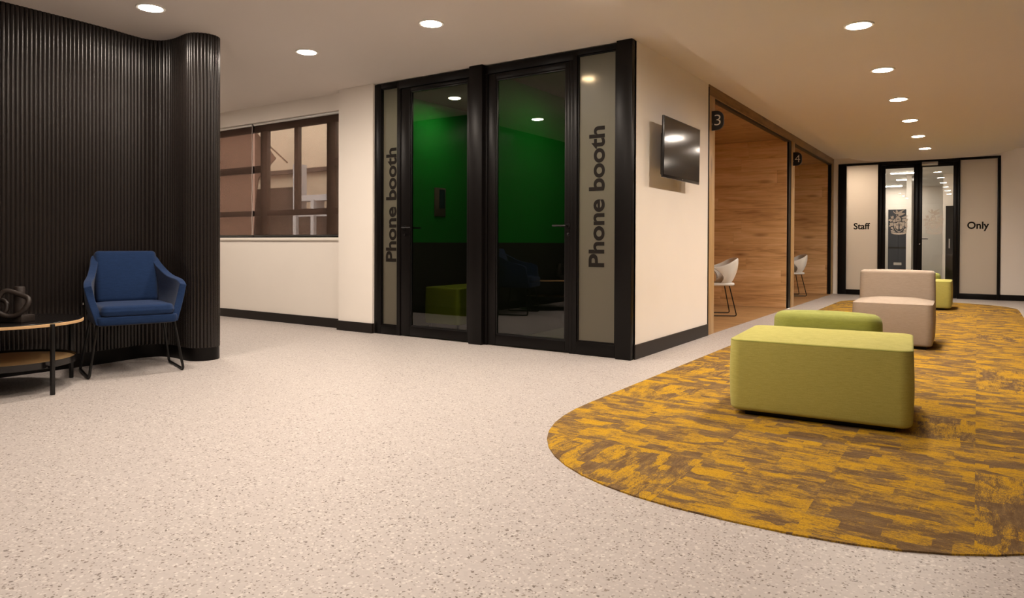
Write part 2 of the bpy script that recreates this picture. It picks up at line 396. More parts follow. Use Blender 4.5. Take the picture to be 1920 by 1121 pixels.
def lettering(body, h, length, centre, vertical, mat, parent, name='lettering', bold=.026, horiz_axis='x', thick=.001):
    """text on a wall facing -Y; vertical=True reads from bottom to top"""
    me = text_mesh(body, 1.0, bold, .5)
    xs = [v.co.x for v in me.vertices]; ys = [v.co.y for v in me.vertices]
    cap = h; x0, x1 = min(xs), max(xs); y1 = max(ys); yb = 0 if 'y' in body else min(ys)
    sx = length/(x1-x0); sy = cap/(y1-yb)
    for v in me.vertices:
        a = (v.co.x-(x0+x1)/2)*sx; b = (v.co.y-(y1+yb)/2)*sy; t = v.co.z*thick*2
        v.co = Vector((-b, -t, a)) if vertical else Vector((a, -t, b))
    o = bpy.data.objects.new(name, me); C.objects.link(o); me.materials.append(M[mat]); o.location = centre
    if parent: o.parent = parent
    return o

# ------------------------------------------------------------ large structure
YF, XW, YW, ZC, ZI = 5.29, -2.36, 14.85, 2.65, 2.50
XR, YB, XL = 3.4, -3.6, -9.2
b = BM(); box(b, XL, XR, YB, YF+.1, -.06, 0); box(b, XW, XR, YF+.1, YW+.1, -.06, 0)
struct(obj('floor', b, 'terrazzo', smooth=False), 'pale speckled terrazzo floor across the lobby and corridor', 'floor')
b = BM(); box(b, XL, XR, YB, YF+.12, ZC, ZC+.1); box(b, XW-.02, XR, YF+.12, YW+.12, ZC, ZC+.1)
struct(obj('ceiling', b, 'ceil', smooth=False), 'plain plaster ceiling above the lobby', 'ceiling')
# dropped ceiling island above the carpet
def stadium(x0, x1, y0, y1, r0, r1, p=2.4, n=26):
    cx = (x0+x1)/2; hw = (x1-x0)/2; P = []
    for k in range(n+1):
        a = pi+pi*k/n; c, s = cos(a), sin(a)
        P.append((cx+hw*math.copysign(abs(c)**(2/p), c), y0+r0+r0*math.copysign(abs(s)**(2/p), s)))
    for k in range(n+1):
        a = pi*k/n; c, s = cos(a), sin(a)
        P.append((cx+hw*math.copysign(abs(c)**(2/p), c), y1-r1+r1*math.copysign(abs(s)**(2/p), s)))
    return P
def prism(bm, P, z0, z1):
    a = [bm.verts.new((x, y, z0)) for x, y in P]; c = [bm.verts.new((x, y, z1)) for x, y in P]
    n = len(P)
    for k in range(n): bm.faces.new((a[k], a[(k+1) % n], c[(k+1) % n], c[k]))
    bm.faces.new(a[::-1]); bm.faces.new(c)
b = BM(); prism(b, stadium(-1.90, .50, 2.5, 14.5, 1.5, 1.15), ZI, ZC)
struct(obj('ceiling.001', b, 'ceil', angle=50), 'lowered ceiling panel with rounded end above the carpet', 'ceiling')

# window wall, column, closing walls
YWIN = 5.37; WX0, WX1, WZ0, WZ1 = -8.9, -5.55, 1.02, 2.46
w = sempty('wall_back', 'cream wall below and above the long window', 'wall')
b = BM(); box(b, XL, -5.35, YWIN, YWIN+.2, 0, WZ0); box(b, XL, -5.35, YWIN, YWIN+.2, WZ1, ZC); box(b, XL, WX0, YWIN, YWIN+.2, WZ0, WZ1); box(b, WX1, -5.35, YWIN, YWIN+.2, WZ0, WZ1)
obj('plaster', b, 'wall', w, smooth=False)
struct(bx('trim_1', 'wall', None, XL, -5.84, YWIN-.02, YWIN+.04, .99, 1.022, bev=.003), 'thin cream sill along the bottom of the long window', 'sill')
struct(bx('baseboard_back', 'skirting', None, XL, -5.84, YWIN-.014, YWIN+.01, 0, .105), 'dark skirting under the window wall', 'skirting')
w = sempty('wall_column', 'cream column between the window and the left phone booth', 'wall')
obj('plaster', (lambda b: (box(b, -5.86, -5.335, 5.265, 5.6, 0, ZC), b)[1])(BM()), 'wall', w, smooth=False)
struct(bx('baseboard_column', 'skirting', None, -5.872, -5.325, 5.25, 5.28, 0, .105), 'dark skirting round the foot of the cream column', 'skirting')
struct(bx('wall_corridor', 'wall', None, XW-.12, XW, YF+.02, 7.2, 0, ZC, smooth=False), 'cream corridor wall that carries the television', 'wall')
struct(bx('baseboard_corridor', 'skirting', None, XW-.02, XW+.014, YF+.03, 7.2, 0, .12), 'dark skirting under the television wall', 'skirting')
struct(bx('wall_right', 'hall_dark', None, XR, XR+.1, YB, YW+.1, 0, ZC, smooth=False), 'unseen right wall, darkened to cut bounce light on the ceiling', 'wall')  # out of view; dark colour keeps bounce light off the right-hand ceiling
struct(bx('wall_rear', 'wall', None, XL, XR, YB-.1, YB, 0, ZC, smooth=False), 'cream wall behind the viewer', 'wall')
struct(bx('wall_outer', 'wall', None, XL-.1, XL, YB, YWIN+.2, 0, ZC, smooth=False), 'cream wall closing the lobby behind the fluted wall', 'wall')
b = BM(); box(b, .336, XR, YW, YW+.15, 0, ZC); box(b, -2.42, .336, YW, YW+.15, 2.54, ZC); box(b, -2.42, -2.27, YW, YW+.15, 0, 2.54)
struct(obj('wall_end', b, 'wall', smooth=False), 'cream end wall to the right of the staff doors', 'wall')
struct(bx('baseboard_end', 'black', None, .336, XR, YW-.014, YW+.01, 0, .10), 'black skirting along the end wall', 'skirting')

# fluted wall
raw = [(-5.70,-3.6),(-5.70,-1.5),(-5.70,0.0),(-5.70,1.2),(-5.70,2.0),(-5.702,2.45),(-5.715,2.75),(-5.742,2.95),(-5.745,3.07),(-5.69,3.155),(-5.60,3.185),(-5.50,3.188),(-5.41,3.178),(-5.32,3.170),(-5.245,3.185),(-5.185,3.245),(-5.168,3.315),(-5.195,3.38),(-5.26,3.425),(-5.36,3.437),(-5.6,3.437),(-6.4,3.437),(-9.2,3.437)]
def catmull(P, n=14):
    out = []
    for i in range(len(P)-1):
        p0, p1, p2, p3 = P[max(i-1,0)], P[i], P[i+1], P[min(i+2, len(P)-1)]
        for k in range(n):
            t = k/n; out.append(tuple(.5*((2*p1[j])+(-p0[j]+p2[j])*t+(2*p0[j]-5*p1[j]+4*p2[j]-p3[j])*t*t+(-p0[j]+3*p1[j]-3*p2[j]+p3[j])*t**3) for j in (0,1)))
    out.append(P[-1]); return out
def resample(P, step):
    out = [P[0]]; acc = 0; nxt = step
    for a, c in zip(P[:-1], P[1:]):
        l = hypot(c[0]-a[0], c[1]-a[1])
        while acc+l >= nxt:
            t = (nxt-acc)/l; out.append((a[0]+(c[0]-a[0])*t, a[1]+(c[1]-a[1])*t)); nxt += step
        acc += l
    return out
PITCHF = .029; NS = 8
path = resample(catmull(raw), PITCHF/NS)
def offset_path(P, f):
    out = []
    for i, p in enumerate(P):
        a, c = P[max(i-1,0)], P[min(i+1, len(P)-1)]
        tx, ty = c[0]-a[0], c[1]-a[1]; l = hypot(tx, ty) or 1
        nx, ny = ty/l, -tx/l            # to the right of travel = room side
        d = f(i); out.append((p[0]+nx*d, p[1]+ny*d))
    return out
fl = offset_path(path, lambda i: .0085*abs(sin(pi*i/NS))**.8-.006)
b = BM(); lo = [b.verts.new((x, y, .105)) for x, y in fl]; hi = [b.verts.new((x, y, ZC)) for x, y in fl]
for k in range(len(fl)-1): b.faces.new((lo[k], lo[k+1], hi[k+1], hi[k]))
wl = sempty('wall_left', 'dark curved wall of narrow vertical flutes', 'wall')
obj('fluted_cladding', b, 'flute', wl, angle=50)
pl = resample(catmull(raw), .02); inn = offset_path(pl, lambda i: -.012); inn2 = offset_path(pl, lambda i: -.05)
b = BM()
for z0, z1, A in ((0, .105, offset_path(pl, lambda i: -.0005)), (.105, ZC, inn)):
    lo = [b.verts.new((x, y, z0)) for x, y in A]; hi = [b.verts.new((x, y, z1)) for x, y in A]
    for k in range(len(A)-1): b.faces.new((lo[k], lo[k+1], hi[k+1], hi[k]))
    if z0 == 0:
        li = [b.verts.new((x, y, z1)) for x, y in inn2]
        for k in range(len(A)-1): b.faces.new((hi[k], hi[k+1], li[k+1], li[k]))
struct(obj('baseboard_left', b, 'black'), 'black skirting following the curved fluted wall', 'skirting')

# ------------------------------------------------------------ phone booths
FD0, FD1 = YF, YF+.07      # frame depth
def frame_rect(bm, x0, x1, z0, z1, xa, xb, za, zb, y0, y1, bev=.003):
    """rectangular frame: outer x0..x1,z0..z1 and opening xa..xb,za..zb"""
    box(bm, x0, xa, y0, y1, z0, z1, bev); box(bm, xb, x1, y0, y1, z0, z1, bev)
    box(bm, xa, xb, y0, y1, zb, z1, bev); box(bm, xa, xb, y0, y1, z0, za, bev)
def panel(name, label, x0, x1, xa, xb, z0, z1, za, zb, y0, gl, text=None):
    p = sempty(name, label, 'window')
    b = BM(); frame_rect(b, x0, x1, z0, z1, xa, xb, za, zb, y0, y0+.06); obj('frame', b, 'black', p)
    b = BM(); box(b, xa-.004, xb+.004, y0+.028, y0+.036, za-.004, zb+.004); g = obj('frosted_pane', b, gl, p, smooth=False)
    b = BM(); frame_rect(b, xa-.001, xb+.001, za-.001, zb+.001, xa+.012, xb-.012, za+.012, zb-.012, y0+.012, y0+.028, .002); obj('glazing_bead', b, 'black', p)
    return p, g
ZT = 2.645
p, g = panel('window_1', 'frosted side panel lettered Phone booth beside the left booth door', -5.335, -4.99, -5.237, -5.009, 0, 2.64, .095, 2.59, YF, 'frost')
lettering('Phone booth', .148, 1.195, (-5.113, YF+.026, 1.363), True, 'letter', p)
p, g = panel('window_2', 'wide frosted side panel lettered Phone booth at the corner', -2.93, -2.50, -2.888, -2.52, 0, 2.64, .112, 2.595, YF, 'frost')
lettering('Phone booth', .150, 1.205, (-2.707, YF+.026, 1.365), True, 'letter', p)
def door(name, label, x0, x1, xa, xb, za, zb, hx, hdir):
    d = sempty(name, label, 'door')
    b = BM(); box(b, x0, x1, YF, YF+.06, 2.56, 2.64, .003); box(b, x0, x0+.03, YF, YF+.06, 0, 2.56, .003); box(b, x1-.03, x1, YF, YF+.06, 0, 2.56, .003); obj('door_frame', b, 'black', d)
    b = BM(); frame_rect(b, x0+.033, x1-.033, .012, 2.556, xa, xb, za, zb, YF+.006, YF+.056, .004); lf = obj('door_leaf', b, 'black', d)
    b = BM(); frame_rect(b, xa-.001, xb+.001, za-.001, zb+.001, xa+.012, xb-.012, za+.014, zb-.012, YF+.014, YF+.026, .002); obj('glazing_bead', b, 'blackmetal', lf)
    b = BM(); box(b, xa-.004, xb+.004, YF+.028, YF+.036, za-.004, zb+.004); obj('door_glass', b, 'glass_dark', d, smooth=False)
    for s, y in ((-1, YF+.006), (1, YF+.056)):
        b = BM()
        tube(b, [(hx, y, 1.12), (hx, y+s*.012, 1.12)], .024, 20)
        tube(b, fillet([(hx, y, 1.12), (hx, y+s*.05, 1.12), (hx+hdir*.13, y+s*.05, 1.12)], .015, 4), .0085, 10)
        obj('door_handle', b, 'blackmetal', d)
    b = BM(); tube(b, [(hx+.0, YF+.006, 1.045), (hx, YF+.001, 1.045)], .016, 16); k = obj('lock_escutcheon', b, 'blackmetal', d)
    b = BM(); tube(b, [(hx, YF+.001, 1.048), (hx, YF-.003, 1.048)], .0075, 12); box(b, hx-.003, hx+.003, YF-.003, YF+.001, 1.030, 1.046); obj('lock_cylinder', b, 'chrome', k)
    return d
door('door_1', 'black framed glass door of the left phone booth', -4.99, -4.035, -4.83, -4.09, .105, 2.52, -4.905, 1)
door('door_2', 'black framed glass door of the right phone booth', -3.88, -2.93, -3.755, -3.005, .105, 2.50, -2.975, -1)
b = BM(); box(b, -4.035, -3.88, YF-.045, YF+.10, 0, ZC, .004); struct(obj('trim_2', b, 'black'), 'thick black post between the two phone booth doors', 'post')
b = BM(); box(b, -2.50, XW, YF-.035, YF+.06, 0, ZC, .004); struct(obj('trim_3', b, 'black'), 'thick black corner post beside the frosted panel', 'post')
# booth interiors
BB = 7.05
def booth(n, xl, xr_, txt):
    w = sempty('wall_booth_'+n, 'green felt wall lining inside the %s phone booth' % txt, 'wall')
    b = BM(); box(b, xl, xl+.02, YF+.08, BB, .97, ZC-.04); box(b, xl, xr_, BB, BB+.02, .97, ZC-.04); box(b, xr_-.02, xr_, YF+.08, BB, .97, ZC-.04); obj('green_felt', b, 'green_wall', w, smooth=False)
    b = BM(); box(b, xl, xl+.02, YF+.08, BB, 0, .97); box(b, xl, xr_, BB, BB+.02, 0, .97); box(b, xr_-.02, xr_, YF+.08, BB, 0, .97); obj('dark_dado', b, 'dark_wall', w, smooth=False)
    struct(bx('ceiling_booth_'+n, 'booth_ceil', None, xl, xr_, YF+.06, BB+.02, ZC-.04, ZC-.02, smooth=False), 'dark ceiling inside the %s phone booth' % txt, 'ceiling')
    struct(bx('floor_booth_'+n, 'booth_floor', None, xl, xr_, YF+.03, BB+.02, 0.0, .006, smooth=False), 'grey carpet floor inside the %s phone booth' % txt, 'floor')
booth('left', -5.34, -3.99, 'left'); booth('right', -3.92, XW-.12, 'right')
b = BM(); box(b, -5.5, XW-.12, BB+.02, 7.2, 0, ZC); box(b, -3.99, -3.92, YF+.1, BB+.02, 0, ZC)
struct(obj('wall_partition', b, 'wall', smooth=False), 'plain partition behind the phone booths', 'wall')
b = BM(); loft_block(b, .50, .95, .05, .46, .04, .02, .015, .008, .004); bt = thing('bench_seat', 'lime green bench inside the left phone booth', 'bench', (-4.98, 6.45, .006)); obj('seat', b, 'lime', bt)
for sx in (-.2, .2):
    for sy in (-.42, .42): b = BM(); tube(b, [(sx, sy, 0), (sx, sy, .055)], .018, 12); obj('foot', b, 'blackmetal', bt)
t = thing('booth_desk', 'dark desk inside the right phone booth', 'desk', (-3.0, 6.72, .006))
bx('desk_top', 'dark_wall', t, -.48, .48, -.28, .28, .70, .73, bev=.004); bx('side_panel', 'dark_wall', t, -.48, -.45, -.26, .26, 0, .70); bx('side_panel', 'dark_wall', t, .45, .48, -.26, .26, 0, .70); bx('modesty_panel', 'dark_wall', t, -.45, .45, .2, .22, .15, .70)
t = thing('reflection_panel', 'small panel standing in for a rectangle reflected in the left booth glass', 'panel', (-5.32, 6.35, 1.45))  # solid stand-in for a faint rectangular reflection in the booth glass
bx('backplate', 'hall_dark', t, 0, .012, -.10, .10, -.17, .17, bev=.002); bx('inset', 'bluegrey', t, .012, .016, -.02, .08, -.07, .15)
for lx, ly, tx in ((-4.92, 6.13, 'left'), (-3.22, 6.13, 'right')):
    t = thing('booth_downlight', 'round lamp in the ceiling of the %s phone booth' % tx, 'light', (lx, ly, ZC-.04))
    b = BM(); tube(b, [(0,0,0), (0,0,-.006)], .075, 28); obj('trim_ring', b, 'trimwhite', t)
    b = BM(); tube(b, [(0,0,-.006), (0,0,-.010)], .062, 28); obj('lens', b, 'dimlens', t)

# ------------------------------------------------------------ long window with blinds
wn = sempty('window_3', 'long dark framed window in the cream wall', 'window', (0, 0, 0))
Y0, Y1 = YWIN+.10, YWIN+.15
b = BM()
box(b, WX0, WX1, Y0, Y1, 2.36, WZ1, .002); box(b, WX0, WX1, Y0, Y1, WZ0, 1.055, .002); box(b, WX0, WX0+.05, Y0, Y1, WZ0, WZ1)
obj('frame', b, 'black', wn)
b = BM(); box(b, -7.515, -7.385, Y0-.005, Y1, WZ0, 2.36, .002); box(b, -6.865, -6.795, Y0-.005, Y1, 1.36, 2.36, .002); box(b, -6.285, -6.145, Y0-.005, Y1, WZ0, 2.36, .002); obj('mullion', b, 'black', wn)
b = BM(); box(b, WX0, WX1, Y0-.003, Y1, 1.295, 1.365, .002); box(b, WX0, -7.45, Y0-.003, Y1, 1.845, 1.935, .002); box(b, -6.2, WX1, Y0-.003, Y1, 1.855, 1.94, .002); obj('transom', b, 'black', wn)
bx('pane', 'glass_win', wn, WX0, WX1, Y0+.02, Y0+.026, WZ0, WZ1, smooth=False)
for x0, x1, which in ((-8.85, -7.60, 'left'), (-7.565, -5.56, 'right')):
    t = thing('roller_blind', 'brown see-through roller blind on the %s part of the long window' % which, 'blind', ((x0+x1)/2, YWIN, 0)); hw = (x1-x0)/2
    b = BM(); box(b, -hw, hw, .045, .0465, 1.05, 2.44); obj('screen_fabric', b, 'blind', t, smooth=False)
    b = BM(); tube(b, [(-hw, .045, 2.445), (hw, .045, 2.445)], .018, 14); obj('roller_tube', b, 'silver', t)
    b = BM(); tube(b, [(-hw, .046, 1.048), (hw, .046, 1.048)], .008, 10); obj('bottom_bar', b, 'blackmetal', t)
b = BM()
for k in range(110): 
    bmesh.ops.create_icosphere(b, subdivisions=1, radius=.0045, matrix=Matrix.Translation((-7.58+.003*sin(k*.3), YWIN+.02, 1.06+k*.0125)))
tag(obj('blind_chain', b, 'trimwhite'), 'thin white bead chain hanging between the two roller blinds', 'chain')
# what stands outside the window
g = bx('paving', 'asphalt', None, -32, -6, 5.8, 30, -.45, -.4, smooth=False); struct(g, 'paved yard outside the window', 'ground'); g.name = 'ground'
t = thing('neighbouring_building', 'beige building with a gutter seen through the long window', 'building', (-14, 13.5, -.4))
b = BM(); box(b, -16, 9, 0, .4, 0, 3.45); box(b, -16, 9, .05, .4, 3.5, 8.0); obj('wall', b, 'hall_wall', t, smooth=False)
bx('gutter', 'hall_dark', t, -16, 9, -.14, .05, 3.42, 3.54); bx('downpipe', 'hall_white', t, -.5, -.36, -.12, 0, 0, 3.4)
for k in range(6): bx('window_frame', 'hall_white', t, -6+k*1.9, -5.0+k*1.9, -.05, .05, .8, 2.1)
t = thing('garden_wall', 'low white wall and posts outside the window', 'wall', (-12, 11.2, -.4))
bx('wall', 'garden', t, -9, -2.0, 0, .2, 0, 2.75); bx('wall', 'garden', t, -2.0, 7, 0, .2, 0, 2.2); bx('coping', 'hall_white', t, -2.0, 7, -.05, .25, 2.38, 2.52); bx('rail', 'hall_white', t, -2.0, 7, -.02, .1, 2.0, 2.08)
for x, h in ((-2.0, 3.3), (-1.35, 2.4), (-.72, 3.45), (-.2, 2.4)): bx('post', 'hall_white', t, x, x+.11, -.09, .24, 1.2, h)
t = thing('shade_sail', 'dark brown sail cloth stretched outside the window', 'awning', (-16.2, 10.6, 0))
b = BM(); v = [b.verts.new(c) for c in ((-5, 0, -.3), (1.25, 0, -.3), (1.35, .05, 1.9), (1.5, .05, 2.55), (2.1, .1, 3.0), (.8, .2, 4.1), (-5, .1, 5.2))]; b.faces.new(v); obj('cloth', b, 'shade_cloth', t, smooth=False, mods=[('SOLIDIFY', {'thickness': .02})])
b = BM(); tube(b, [(.7, -.05, 4.17), (2.7, -.05, 2.85)], .018, 8); obj('stay_rope', b, 'shade_cloth', t)

# ------------------------------------------------------------ wooden alcoves 3 and 4
XA = -4.25
def alcove(n, y0, y1, word):
    a = sempty('wall_alcove_'+n, 'oak plank lining of meeting alcove %s' % word, 'wall')
    bx('far_wall', 'wood_xz', a, XA, XW-.03, y1, y1+.05, 0, 2.56, smooth=False); bx('near_wall', 'wood_xz', a, XA, XW-.03, y0-.05, y0, 0, 2.56, smooth=False)
    bx('rear_wall', 'wood_yz', a, XA-.05, XA, y0-.05, y1+.05, 0, 2.56, smooth=False)
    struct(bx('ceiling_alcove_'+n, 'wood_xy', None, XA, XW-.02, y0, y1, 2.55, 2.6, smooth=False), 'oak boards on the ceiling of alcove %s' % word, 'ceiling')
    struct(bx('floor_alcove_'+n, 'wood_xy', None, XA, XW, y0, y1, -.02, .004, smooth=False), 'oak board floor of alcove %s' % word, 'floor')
alcove('three', 7.40, 10.95, 'three'); alcove('four', 11.33, 14.62, 'four')
f = sempty('trim_4', 'oak clad frame around the two alcove openings', 'frame')
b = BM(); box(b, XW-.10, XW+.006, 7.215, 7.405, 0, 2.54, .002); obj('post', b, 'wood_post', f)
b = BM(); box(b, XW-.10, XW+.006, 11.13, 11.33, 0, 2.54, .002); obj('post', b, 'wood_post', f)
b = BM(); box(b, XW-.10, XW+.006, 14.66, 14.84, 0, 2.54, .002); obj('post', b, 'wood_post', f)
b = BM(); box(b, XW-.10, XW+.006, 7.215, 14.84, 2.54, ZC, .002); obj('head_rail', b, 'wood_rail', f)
s = sempty('trim_5', 'thin black edge strips inside the alcove frame', 'trim')
bx('strip', 'black', s, XW-.06, XW+.008, 7.199, 7.215, 0, 2.62)
bx('strip', 'black', s, XW-.06, XW-.01, 7.405, 7.42, 0, 2.54); bx('strip', 'black', s, XW-.08, XW-.004, 10.98, 11.13, 0, 2.54)
bx('strip', 'black', s, XW-.06, XW-.005, 14.60, 14.66, 0, 2.54); bx('strip', 'black', s, XW-.06, XW-.01, 7.42, 10.98, 2.515, 2.54); bx('strip', 'black', s, XW-.06, XW-.01, 11.33, 14.6, 2.515, 2.54)

def sign(num, y, where):
    t = thing('number_sign', 'black rounded plaque with pale numeral %s %s' % (num, where), 'sign', (XW, y, 2.275), 0, 'alcove number plaques')
    P = [(0.004, -.1025), (0.055, -.1025)]
    for k in range(9):
        a = -pi/2+pi/2*k/8; P.append((.055+.077*cos(a), -.0255+.077*sin(a)))
    for k in range(9):
        a = pi/2*k/8; P.append((.055+.077*cos(a), .0255+.077*sin(a)))
    P += [(0.004, .1025)]
    b = BM(); A = [b.verts.new((x, -.012, z)) for x, z in P]; B_ = [b.verts.new((x, .012, z)) for x, z in P]
    for k in range(len(P)): b.faces.new((A[k], A[(k+1) % len(P)], B_[(k+1) % len(P)], B_[k]))
    b.faces.new(A); b.faces.new(B_[::-1]); obj('plaque', b, 'plaque', t)
    lettering(num, .112, .066 if num == '3' else .075, (.069, -.0135, .004), False, 'white_letter', t, 'numeral', -.014)
    b = BM(); box(b, .010, .014, -.0135, -.012, -.045, -.025); obj('fixing_screw', b, 'chrome', t)
sign('3', 7.30, 'at the near alcove'); sign('4', 11.22, 'at the farther alcove')

# ------------------------------------------------------------ staff doors at the end
def fpanel(name, label, x0, x1, xa, xb, word, cx, ln):
    p = sempty(name, label, 'window')
    b = BM(); frame_rect(b, x0, x1, 0, 2.54, xa, xb, .098, 2.498, YW-.03, YW+.05); obj('frame', b, 'black', p)
    b = BM(); box(b, xa-.004, xb+.004, YW, YW+.01, .094, 2.502); obj('frosted_pane', b, 'frost_far', p, smooth=False)
    lettering(word, .125, ln, (cx, YW-.002, 1.325), False, 'letter', p)
fpanel('window_4', 'frosted pane lettered Staff left of the staff doors', -2.27, -1.515, -2.125, -1.578, 'Staff', -1.852, .285)
fpanel('window_5', 'frosted pane lettered Only right of the staff doors', -.30, .336, -.262, .29, 'Only', .011, .325)

def crest_mesh():
    loops = []
    def poly(P): loops.append(P)
    def circ(cx, cy, r, n=14, rx=None): poly([(cx+(rx or r)*cos(2*pi*k/n), cy+r*sin(2*pi*k/n)) for k in range(n)])
    # shield with anchor cut out
    poly([(272,575),(320,590),(370,580),(400,545),(445,530),(490,535),(530,560),(580,560),(622,545),(624,660),(602,760),(545,850),(445,935),(345,850),(290,760),(270,660)])
    poly([(340,645),(425,645),(425,630),(465,630),(465,645),(540,645),(540,665),(468,668),(463,770),(470,800),(500,830),(560,760),(572,690),(590,700),(580,775),(545,835),(445,905),(350,835),(315,770),(305,690),(325,700),(340,765),(400,830),(425,800),(428,668),(340,665)])
    circ(445, 595, 34); circ(445, 595, 20)
    # helmet
    poly([(330,520),(325,430),(350,370),(400,345),(460,355),(500,420),(510,500),(470,500),(400,520),(345,545)])
    poly([(370,430),(450,420),(455,440),(372,450)]); poly([(374,465),(458,455),(460,475),(376,482)])
    # bird with raised wings
    poly([(395,345),(345,330),(365,265),(300,225),(255,180),(245,130),(275,150),(310,195),(350,205),(330,140),(345,100),(400,130),(415,190),(450,160),(560,110),(640,80),(560,150),(520,205),(640,235),(560,290),(480,320),(430,335)])
    circ(395, 290, 30, 12)
    # mantling, left
    poly([(165,320),(200,345),(240,310),(270,330),(260,380),(285,420),(240,410),(210,435),(180,400)])
    poly([(110,450),(160,430),(185,455),(240,440),(225,480),(245,520),(200,510),(170,555),(150,500),(105,500)])
    poly([(255,470),(300,430),(315,470),(318,520),(330,560),(265,560),(245,530)])
    poly([(135,580),(200,570),(250,565),(262,640),(240,700),(200,690),(150,720),(110,690),(150,640)])
    poly([(175,740),(235,720),(258,770),(280,830),(240,835),(215,790),(180,800)])
    poly([(170,850),(230,845),(300,870),(330,905),(260,910),(190,905)])
    # mantling, right
    poly([(520,380),(570,360),(640,330),(700,300),(720,330),(660,370),(690,400),(620,410),(560,420)])
    poly([(540,450),(600,430),(680,425),(735,440),(720,500),(690,550),(640,560),(615,500),(575,540),(545,510)])
    poly([(640,580),(715,570),(720,620),(690,650),(725,700),(700,780),(650,740),(635,660)])
    poly([(610,800),(660,780),(715,830),(690,870),(640,850),(590,860)])
    poly([(560,890),(620,865),(690,880),(700,905),(600,912)])
    # motto ribbon
    poly([(180,925),(260,925),(345,935),(445,950),(545,935),(630,925),(700,922),(690,960),(600,1000),(445,1015),(290,1000),(200,965)])
    circ(355, 950, 9, 8); circ(560, 950, 9, 8)
    cu = bpy.data.curves.new('c', 'CURVE'); cu.dimensions = '2D'; cu.fill_mode = 'BOTH'; cu.extrude = .5
    for P in loops:
        sp = cu.splines.new('POLY'); sp.points.add(len(P)-1); sp.use_cyclic_u = True
        for q, (x, y) in zip(sp.points, P): q.co = ((x-445)*.00051, (620-y)*.00051, 0, 1)
    o = bpy.data.objects.new('c', cu); C.objects.link(o); bpy.context.view_layer.update()
    me = bpy.data.meshes.new_from_object(o.evaluated_get(bpy.context.evaluated_depsgraph_get()))
    bpy.data.objects.remove(o); bpy.data.curves.remove(cu)
    for v in me.vertices: v.co = Vector((v.co.x, -v.co.z*.002, v.co.y))
    me.materials.append(M['crest']); return me
cm = crest_mesh()
def sdoor(name, label, x0, x1, xa, xb, cx):
    d = sempty(name, label, 'door')
    b = BM(); frame_rect(b, x0, x1, .01, 2.47, xa, xb, .12, 2.405, YW-.025, YW+.03, .003); obj('door_leaf', b, 'black', d)
    b = BM(); box(b, xa-.004, xb+.004, YW, YW+.01, .116, 2.409); obj('door_glass', b, 'glass_clear', d, smooth=False)
    o = bpy.data.objects.new('crest', cm); C.objects.link(o); o.location = (cx, YW-.003, 1.36); o.parent = d
    return d
d1 = sdoor('door_3', 'left leaf of the glass staff doors with a white crest', -1.515, -.918, -1.452, -.987, -1.222)
d2 = sdoor('door_4', 'right leaf of the glass staff doors with a faint crest', -.918, -.30, -.85, -.367, -.655)
b = BM(); tube(b, fillet([(-.86, YW-.02, 1.08), (-.86, YW-.07, 1.08), (-.75, YW-.07, 1.08)], .015, 4), .009, 10); obj('door_handle', b, 'blackmetal', d2)
b = BM(); tube(b, [(-.885, YW-.025, .985), (-.885, YW-.032, .985)], .010, 12); obj('lock_cylinder', b, 'chrome', d2)
bx('door_closer', 'silver', d2, -.857, -.605, YW-.07, YW-.02, 2.425, 2.495, bev=.004)
struct(bx('trim_6', 'black', None, -1.515, -.30, YW-.03, YW+.05, 2.472, 2.54), 'black head rail above the staff doors', 'frame')
# staff corridor behind
struct(bx('floor_staff', 'booth_floor', None, -3.2, 2.2, YW+.05, 21.5, -.03, 0.0, smooth=False), 'floor of the corridor behind the staff doors', 'floor')
struct(bx('ceiling_staff', 'trimwhite', None, -3.2, 2.2, YW+.15, 21.5, 2.5, 2.56, smooth=False), 'white ceiling behind the staff doors', 'ceiling')
b = BM(); box(b, -3.2, 2.2, 21.0, 21.1, 0, 2.5); box(b, -3.25, -3.2, YW+.15, 21.1, 0, 2.5); box(b, 2.2, 2.25, YW+.15, 21.1, 0, 2.5); box(b, -3.2, -1.85, 18.0, 18.1, 0, 2.5); box(b, -.62, 2.2, 17.6, 17.7, 0, 2.5)
struct(obj('wall_staff', b, 'wall', smooth=False), 'cream walls of the corridor behind the staff doors', 'wall')
b = BM(); box(b, -1.31, -1.21, 17.6, 18.2, 0, 2.5); struct(obj('trim_7', b, 'trimwhite'), 'bright white jamb behind the left staff door', 'trim')
t = thing('dark_cabinet', 'tall dark blue glass cabinet behind the left staff door', 'cabinet', (-1.51, 18.3, 0))
bx('body', 'bluegrey', t, -.22, .20, 0, .4, 0, 1.79); bx('door', 'bluegrey', t, -.19, -.01, -.015, 0, .05, 1.75); bx('door', 'bluegrey', t, .01, .17, -.015, 0, .05, 1.75); bx('shelf_line', 'black', t, -.21, .19, -.02, 0, .88, .92); bx('vent_grille', 'silver', t, -.10, .06, -.022, -.015, .50, .56)
t = thing('dark_cabinet', 'tall black cabinet behind the right staff door', 'cabinet', (-.38, 17.3, 0))
bx('body', 'blackmetal', t, -.18, .5, 0, .25, 0, 1.80); bx('door', 'blackmetal', t, -.15, .45, -.015, 0, .05, 1.74); bx('handle', 'silver', t, -.12, -.10, -.03, -.015, .9, 1.1)
